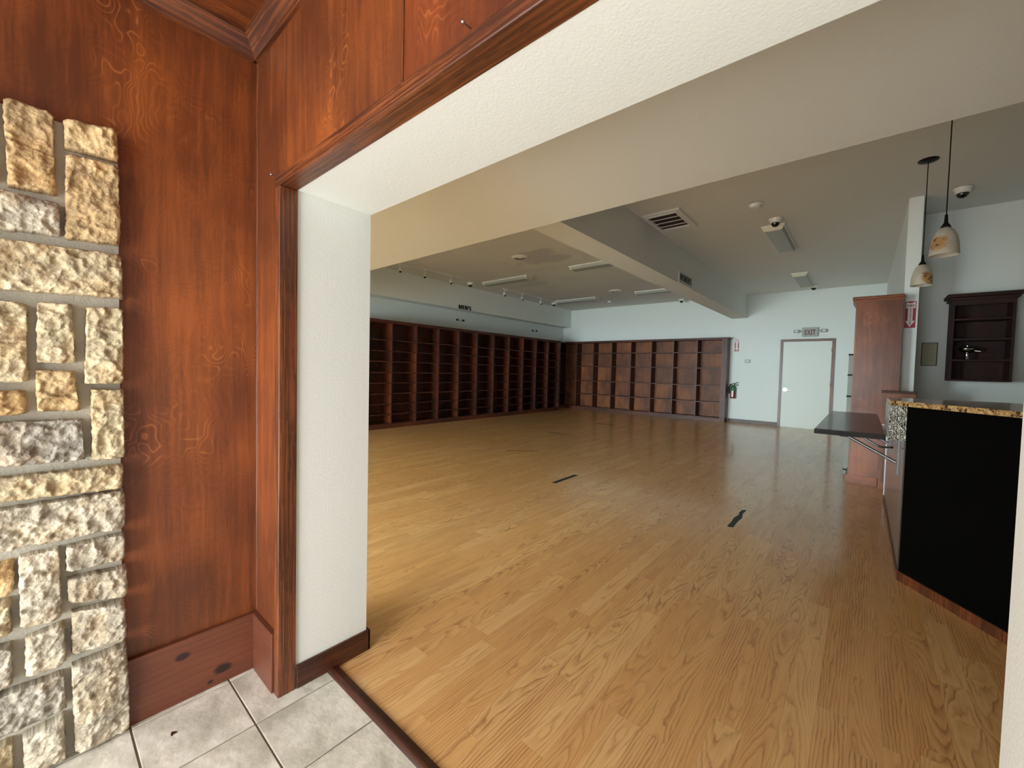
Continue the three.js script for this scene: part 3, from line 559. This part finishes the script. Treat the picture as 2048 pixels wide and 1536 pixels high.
for (const [a, b, heads, label] of [[-5.05, -7.0, [-5.15, -5.8, -6.58], 'white ceiling track light with three small spot heads nearest the soffit'], [-8.45, -10.9, [-8.52, -9.3, -10.2], 'white ceiling track light with three small spot heads toward the far corner']]) {
  const X = -7.62, t = thing('track_light', label, 'track light', [X, CEIL, (a + b) / 2], 'track lights above the cubbies');
  part('rail', B(X - 0.018, X + 0.018, CEIL - 0.022, CEIL, b, a), M.white, t);
  part('feed_box', B(X - 0.03, X + 0.03, CEIL - 0.04, CEIL, a - 0.24, a - 0.1, { bevel: 0.006 }), M.white, t);
  heads.forEach((z) => {
    const h = part('spot_head', (() => { const g = lathe([[0, 0.06], [0.024, 0.06], [0.03, 0.03], [0.034, -0.06], [0.028, -0.062]], 20); g.rotateZ(0.6); g.rotateX(-0.35); g.translate(X - 0.01, CEIL - 0.15, z); return g; })(), M.white, t, 'white spot can');
    const l = new THREE.SphereGeometry(0.03, 16, 8); l.scale(1, 0.4, 1); l.translate(0, -0.056, 0); l.rotateZ(0.6); l.rotateX(-0.35); l.translate(X - 0.01, CEIL - 0.15, z); part('lens', l, M.domeBlack, h, 'dark lens');
    part('stem', rod([X, CEIL - 0.02, z], [X, CEIL - 0.13, z], 0.008), M.white, h);
    part('adapter', B(X - 0.016, X + 0.016, CEIL - 0.045, CEIL - 0.02, z - 0.03, z + 0.03), M.white, h);
  });
}

// ---------------------------------------------------------------- pendants
const shadeTex = tex(256, 256, (u, v) => {
  let k = 0; for (const a of [0.1, 0.6]) { const d = Math.min(Math.abs(u - a), 1 - Math.abs(u - a)); const q = Math.hypot(d / 0.13, (v - 0.36) / 0.13) + (fbm(u, v, 8, 10, 4, 5) - 0.5) * 1.2; k = Math.max(k, 1 - sstep(0.45, 0.95, q)); }
  const s = fbm(u, v, 20, 26, 3, 15);
  return mix3(mix3([226, 220, 206], [204, 192, 170], clamp((fbm(u, v, 5, 4, 3, 2) - 0.45) * 2)), s > 0.62 ? [120, 70, 30] : [206, 150, 84], k * 0.8);
});
M.shade = phys({ map: shadeTex, transmission: 0.35, thickness: 0, roughness: 0.75, ior: 1.4 });
{
  const t = thing('pendant_lamp', 'small frosted glass pendant lamp hung in front of the white post', 'pendant lamp', [0.415, CEIL, -5.94], 'frosted pendant lamps over the bar');
  const top = -1.055;
  local('canopy', lathe([[0, 0], [0.08, 0], [0.08, -0.008], [0.05, -0.018], [0, -0.02]], 32), M.blackMetal, t, 'black ceiling canopy');
  local('cord', rod([0, -0.015, 0], [0, top + 0.09, 0], 0.004, 8), M.blackMetal, t, 'thin black cord');
  local('socket', lathe([[0, top + 0.1], [0.009, top + 0.1], [0.012, top + 0.04], [0.028, top + 0.012], [0.03, top], [0, top]], 20), M.blackMetal, t, 'dark socket cap');
  local('shade', lathe([[0.026, top], [0.05, top - 0.025], [0.068, top - 0.07], [0.08, top - 0.13], [0.085, top - 0.21], [0.082, top - 0.21], [0.077, top - 0.13], [0.064, top - 0.07], [0.046, top - 0.03]], 40), M.shade, t, 'cream frosted glass shade with amber smudges');
  const c = t.clone(); c.name = numbered('pendant_lamp'); c.position.set(0.437, CEIL, -4.59); scene.add(c);
  c.userData = { ...t.userData, label: 'frosted glass pendant lamp hung beside the dome camera nearer the soffit' };
  c.rotation.y = 1.9;
}

// ---------------------------------------------------------------- right side cabinets, post, notice
{
  const t = thing('tall_cabinet', 'tall reddish brown cabinet end panel with a crown beside the white post', 'cabinet', [0.11, 0, -7.1]);
  part('end_panel', B(-0.1, 0.338, 0.1, 2.31, -7.35, -6.85, { du: 0.5, dv: 0.9 }), M.cabinet, t, 'glossy reddish brown stained plywood panel');
  part('crown', [B(-0.125, 0.344, 2.31, 2.335, -7.37, -6.835, { grain: 'x' }), B(-0.14, 0.344, 2.335, 2.375, -7.38, -6.815, { grain: 'x', bevel: 0.01 })], M.cabinet, t);
  part('plinth', B(-0.122, 0.184, 0, 0.1, -7.35, -6.843, { grain: 'x' }), M.cabinet, t);
  part('corner_stile', B(-0.104, -0.085, 0.1, 2.31, -6.86, -6.846), M.cabinet, t);
}
{
  const t = thing('low_display_shelf', 'lower grey-edged display shelf peeking out behind the tall brown cabinet', 'shelf', [0.09, 0, -9]);
  part('end_board', B(-0.16, 0.345, 0, 1.68, -7.42, -7.4), M.greyBoard, t);
  part('back_board', B(0.32, 0.345, 0, 1.68, -10.5, -7.42), M.shelf, t);
  for (const y of [0.06, 0.535, 1.088, 1.385, 1.668]) part('shelf_board', B(-0.165, 0.32, y - 0.012, y + 0.012, -10.5, -7.395, { grain: 'z' }), M.blackEdge, t);
}
{
  const t = thing('pony_wall', 'waist-high brown wood panelled stub wall with a dark cap below the post', 'stub wall', [0.34, 0, -6.77]);
  part('panel', B(0.205, 0.478, 0, 1.172, -6.84, -6.72, { du: 0.7 }), M.cabinet, t);
  part('corner_stile', B(0.188, 0.221, 0.09, 1.172, -6.73, -6.708), M.cabinet, t);
  part('cap', B(0.182, 0.492, 1.172, 1.2, -6.842, -6.7, { grain: 'x', bevel: 0.005 }), M.darkTrim, t, 'dark brown cap');
  part('plinth', B(0.187, 0.488, 0, 0.09, -6.722, -6.703, { grain: 'x' }), M.cabinet, t);
}
{
  const c = document.createElement('canvas'); c.width = 256; c.height = 512; const k = c.getContext('2d'); k.fillStyle = '#b9b59c'; k.fillRect(0, 0, 256, 512); k.fillStyle = '#5b5a4c'; k.fillRect(30, 34, 20, 10); k.fillRect(64, 36, 150, 8); k.fillStyle = '#8f8c78';
  for (let i = 0; i < 16; i++) k.fillRect(30 + (i % 3) * 6, 90 + i * 24, 150 + ((i * 37) % 46), 4);
  const tx = new THREE.CanvasTexture(c); tx.colorSpace = THREE.SRGBColorSpace; tx.magFilter = THREE.LinearFilter;
  const t = thing('framed_notice', 'thin-framed yellowed paper notice on the wall beside the post', 'notice', [0.668, 1.535, -7.9]);
  const x0 = 0.59, x1 = 0.745, y0 = 1.535, y1 = 1.846, z = -7.9;
  part('frame', [B(x0, x0 + 0.008, y0, y1, z, z + 0.012), B(x1 - 0.008, x1, y0, y1, z, z + 0.012), B(x0, x1, y0, y0 + 0.008, z, z + 0.012), B(x0, x1, y1 - 0.008, y1, z, z + 0.012)], M.frameDark, t, 'thin dark frame');
  part('backing', B(x0 + 0.008, x1 - 0.008, y0 + 0.008, y1 - 0.008, z, z + 0.004), M.white, t);
  const g = new THREE.PlaneGeometry(x1 - x0 - 0.016, y1 - y0 - 0.016); g.translate((x0 + x1) / 2, (y0 + y1) / 2, z + 0.0045); part('paper', g, std({ map: tx, roughness: 0.8 }), t, 'yellowed printed sheet');
}
{
  const x0 = 0.825, x1 = 1.352, y0 = 1.34, y1 = 2.352, zf = -7.6, zb = -7.895, t = thing('wall_cabinet', 'dark brown open wall cabinet with a crown behind the bar', 'cabinet', [1.09, 1.34, -7.9]);
  part('side_panel', B(x0, x0 + 0.025, y0, y1, zb, zf), M.cabinetDark, t); part('side_panel', B(x1 - 0.025, x1, y0, y1, zb, zf), M.cabinetDark, t);
  part('back_panel', B(x0 + 0.025, x1 - 0.025, y0, y1, zb, zb + 0.012, { du: 0.4 }), M.cabinetDark, t);
  for (const y of [1.35, 1.6, 1.862, 2.112, 2.34]) part('shelf_board', B(x0 + 0.025, x1 - 0.025, y - 0.012, y + 0.012, zb + 0.012, zf - 0.01, { grain: 'x', du: y }), M.cabinetDark, t);
  part('face_rail', B(x0, x1, 2.29, 2.352, zf, zf + 0.012, { grain: 'x' }), M.cabinetDark, t);
  part('crown', [B(x0 - 0.025, x1 + 0.025, 2.352, 2.385, zb, zf + 0.03, { grain: 'x', bevel: 0.006 }), B(x0 - 0.052, x1 + 0.05, 2.385, 2.43, zb, zf + 0.055, { grain: 'x', bevel: 0.012 })], M.cabinetDark, t);
  const p = thing('chrome_tap', 'shiny chrome domed tap on a short stem inside the dark wall cabinet', 'tap', [0.985, 1.612, -7.68]);
  local('stem', lathe([[0, 0], [0.03, 0], [0.03, 0.008], [0.02, 0.02], [0.018, 0.06], [0.024, 0.08], [0, 0.085]], 24), M.chrome, p);
  local('dome', lathe([[0, 0.08], [0.03, 0.085], [0.06, 0.105], [0.078, 0.13], [0.076, 0.142], [0.05, 0.156], [0, 0.162]], 36), M.chrome, p, 'flattened chrome dome');
  local('finial', lathe([[0, 0.16], [0.01, 0.16], [0.008, 0.185], [0, 0.195]], 16), M.chrome, p);
  local('spout', rod([0.06, 0.11, 0], [0.115, 0.1, 0.02], 0.006), M.chrome, p);
}

// ---------------------------------------------------------------- bar
{
  const t = thing('bar_counter', 'black-fronted bar with an angled end and a speckled granite top', 'bar', [0.6, 0, -4.2]);
  const f = [0.588, 0.809], n = [0.809, -0.588], P0 = [0.235, -3.77], P1 = [P0[0] + f[0] * 1.15, P0[1] + f[1] * 1.15], P2 = [P1[0] + n[0] * 0.55, P1[1] + n[1] * 0.55], P3 = [0.75, -4.4], P4 = [0.235, -4.4];
  part('body', prism([P0, P1, P2, P3, P4], 0.0, 1.165), M.black, t, 'matt black front');
  const g0 = [P0[0] - 0.085, P0[1] - 0.075], off = (p, k) => [p[0] - n[0] * k, p[1] - n[1] * k];
  part('granite_top', prism([[0.15, -3.86], off(P0, 0.03), off(P1, 0.03), [P2[0], P2[1]], [0.78, -4.43], [0.15, -4.43]], 1.168, 1.2), M.granite, t, 'tan speckled polished granite');
  part('side_panel', B(0.228, 0.235, 0.06, 0.93, -6.12, -3.775), M.glossDark, t, 'glossy dark side panel');
  part('base_trim', [(() => { const a = off(P0, 0.012), b = off(P1, 0.012); return prism([a, b, P1, P0], 0, 0.062); })(), B(0.222, 0.235, 0, 0.06, -6.12, -3.78, { grain: 'z' })], M.trim, t, 'reddish brown base strip');
  part('lower_counter', B(0.235, 0.85, 0.0, 0.9, -6.12, -4.4), M.black, t, 'dark lower counter');
  part('lower_top', B(0.235, 0.86, 0.9, 0.93, -6.12, -4.4, { grain: 'z' }), M.slab, t);
  part('edge_trim', B(0.222, 0.236, 0, 0.93, -6.135, -6.12), M.steel, t, 'bright metal edge trim');
  part('foil_apron', B(0.148, 0.234, 0.935, 1.166, -4.43, -3.79), M.foil, t, 'crinkled silver foil wrapped apron');
}
{
  const t = thing('drop_leaf_shelf', 'dark glossy drop-leaf shelf propped on steel brackets at the bar side', 'folding shelf', [-0.06, 0.9, -5.05]);
  part('leaf', B(-0.27, 0.14, 0.91, 0.95, -6.15, -3.95, { grain: 'z', bevel: 0.004 }), M.slab, t, 'dark brown glossy leaf');
  part('edge_band', B(-0.272, 0.142, 0.912, 0.946, -3.951, -3.945), M.blackEdge, t, 'black edge');
  for (const z of [-4.15, -5.3]) {
    const b = part('diagonal_brace', boxUV(rod([0.21, 0.73, z], [-0.1, 0.908, z], 0.011)), M.steel, t, 'steel diagonal brace');
    part('wall_leg', B(0.216, 0.226, 0.64, 0.91, z - 0.009, z + 0.009), M.darkSteel, t, 'steel upright');
    part('top_leg', B(-0.14, 0.21, 0.9, 0.91, z - 0.012, z + 0.012), M.steel, t);
    part('catch', B(-0.12, -0.07, 0.885, 0.9, z - 0.014, z + 0.014), M.blackMetal, t);
  }
  const cv = new THREE.CatmullRomCurve3([[0.03, 0.84, -4.6], [0.12, 0.785, -4.58], [0.2, 0.8, -4.45]].map((q) => new THREE.Vector3(...q)));
  part('release_bar', new THREE.TubeGeometry(cv, 16, 0.009, 8), M.steel, t);
}

// ---------------------------------------------------------------- small things on floor and trim
function flatPoly(pts, y) { const s = new THREE.Shape(pts.map(([x, z]) => new THREE.Vector2(x, -z))); const g = new THREE.ExtrudeGeometry(s, { depth: 0.0008, bevelEnabled: false }); g.rotateX(-Math.PI / 2); g.translate(0, y, 0); return g; }
function floorTape(label, pts, mat) { const m = shadow(new THREE.Mesh(flatPoly(pts, 0.0002), mat)); m.name = numbered('floor_tape'); scene.add(m); tag(m, label, 'tape', 'tape marks on the oak floor'); }
floorTape('neat black tape strip on the oak floor midway to the cubbies', [[-2.8, -4.06], [-2.745, -4.06], [-2.75, -4.585], [-2.805, -4.575]], M.tape);
floorTape('torn black tape strip on the oak floor in front of the bar', [[-0.868, -4.02], [-0.845, -4.0], [-0.818, -4.02], [-0.822, -4.2], [-0.812, -4.35], [-0.835, -4.48], [-0.83, -4.63], [-0.862, -4.61], [-0.87, -4.5], [-0.856, -4.42], [-0.872, -4.3], [-0.864, -4.15]], M.tape);
floorTape('thin slanted brown tape line on the floor nearest the cubbies', [[-4.454, -5.1], [-4.04, -5.45], [-4.05, -5.475], [-4.464, -5.13]], M.thinTape);
floorTape('thin reddish tape line on the middle of the floor', [[-5.21, -7.3], [-4.63, -7.33], [-4.63, -7.37], [-5.21, -7.345]], M.thinTape);
floorTape('thin brown tape line on the floor near the far shelf', [[-5.22, -9.54], [-4.75, -9.58], [-4.75, -9.64], [-5.22, -9.6]], M.thinTape);
{
  const s = new THREE.Shape(); s.moveTo(0, 0); s.quadraticCurveTo(0.008, 0.014, 0.02, 0.012); s.quadraticCurveTo(0.014, 0.004, 0.022, -0.004); s.quadraticCurveTo(0.01, -0.006, 0, 0);
  const g = new THREE.ExtrudeGeometry(s, { depth: 0.001, bevelEnabled: false }); g.rotateX(-Math.PI / 2 + 0.06); g.translate(-1.86, 0.0012, -0.315);
  const m = shadow(new THREE.Mesh(g, M.leaf)); m.name = 'leaf_scrap'; scene.add(m); tag(m, 'tiny dark red leaf scrap lying on a beige floor tile', 'leaf');
}
for (const [x, y, label] of [[-1.785, 2.088, 'tiny metal pin at the corner of the opening casing'], [-0.69, 2.1, 'tiny metal pin in the figured panel above the header casing']]) {
  const t = thing('metal_pin', label, 'pin', [x, y, -0.628], 'metal pins above the opening');
  local('shaft', rod([0, 0, -0.012], [0, 0, 0.012], 0.0018, 8), M.steel, t); const g = new THREE.SphereGeometry(0.005, 12, 8); g.translate(0, 0, 0.013); local('head', g, M.chrome, t);
}
scene.traverse((o) => { if (o.isMesh) { o.castShadow = true; o.receiveShadow = true; } });
renderer.render(scene, camera);
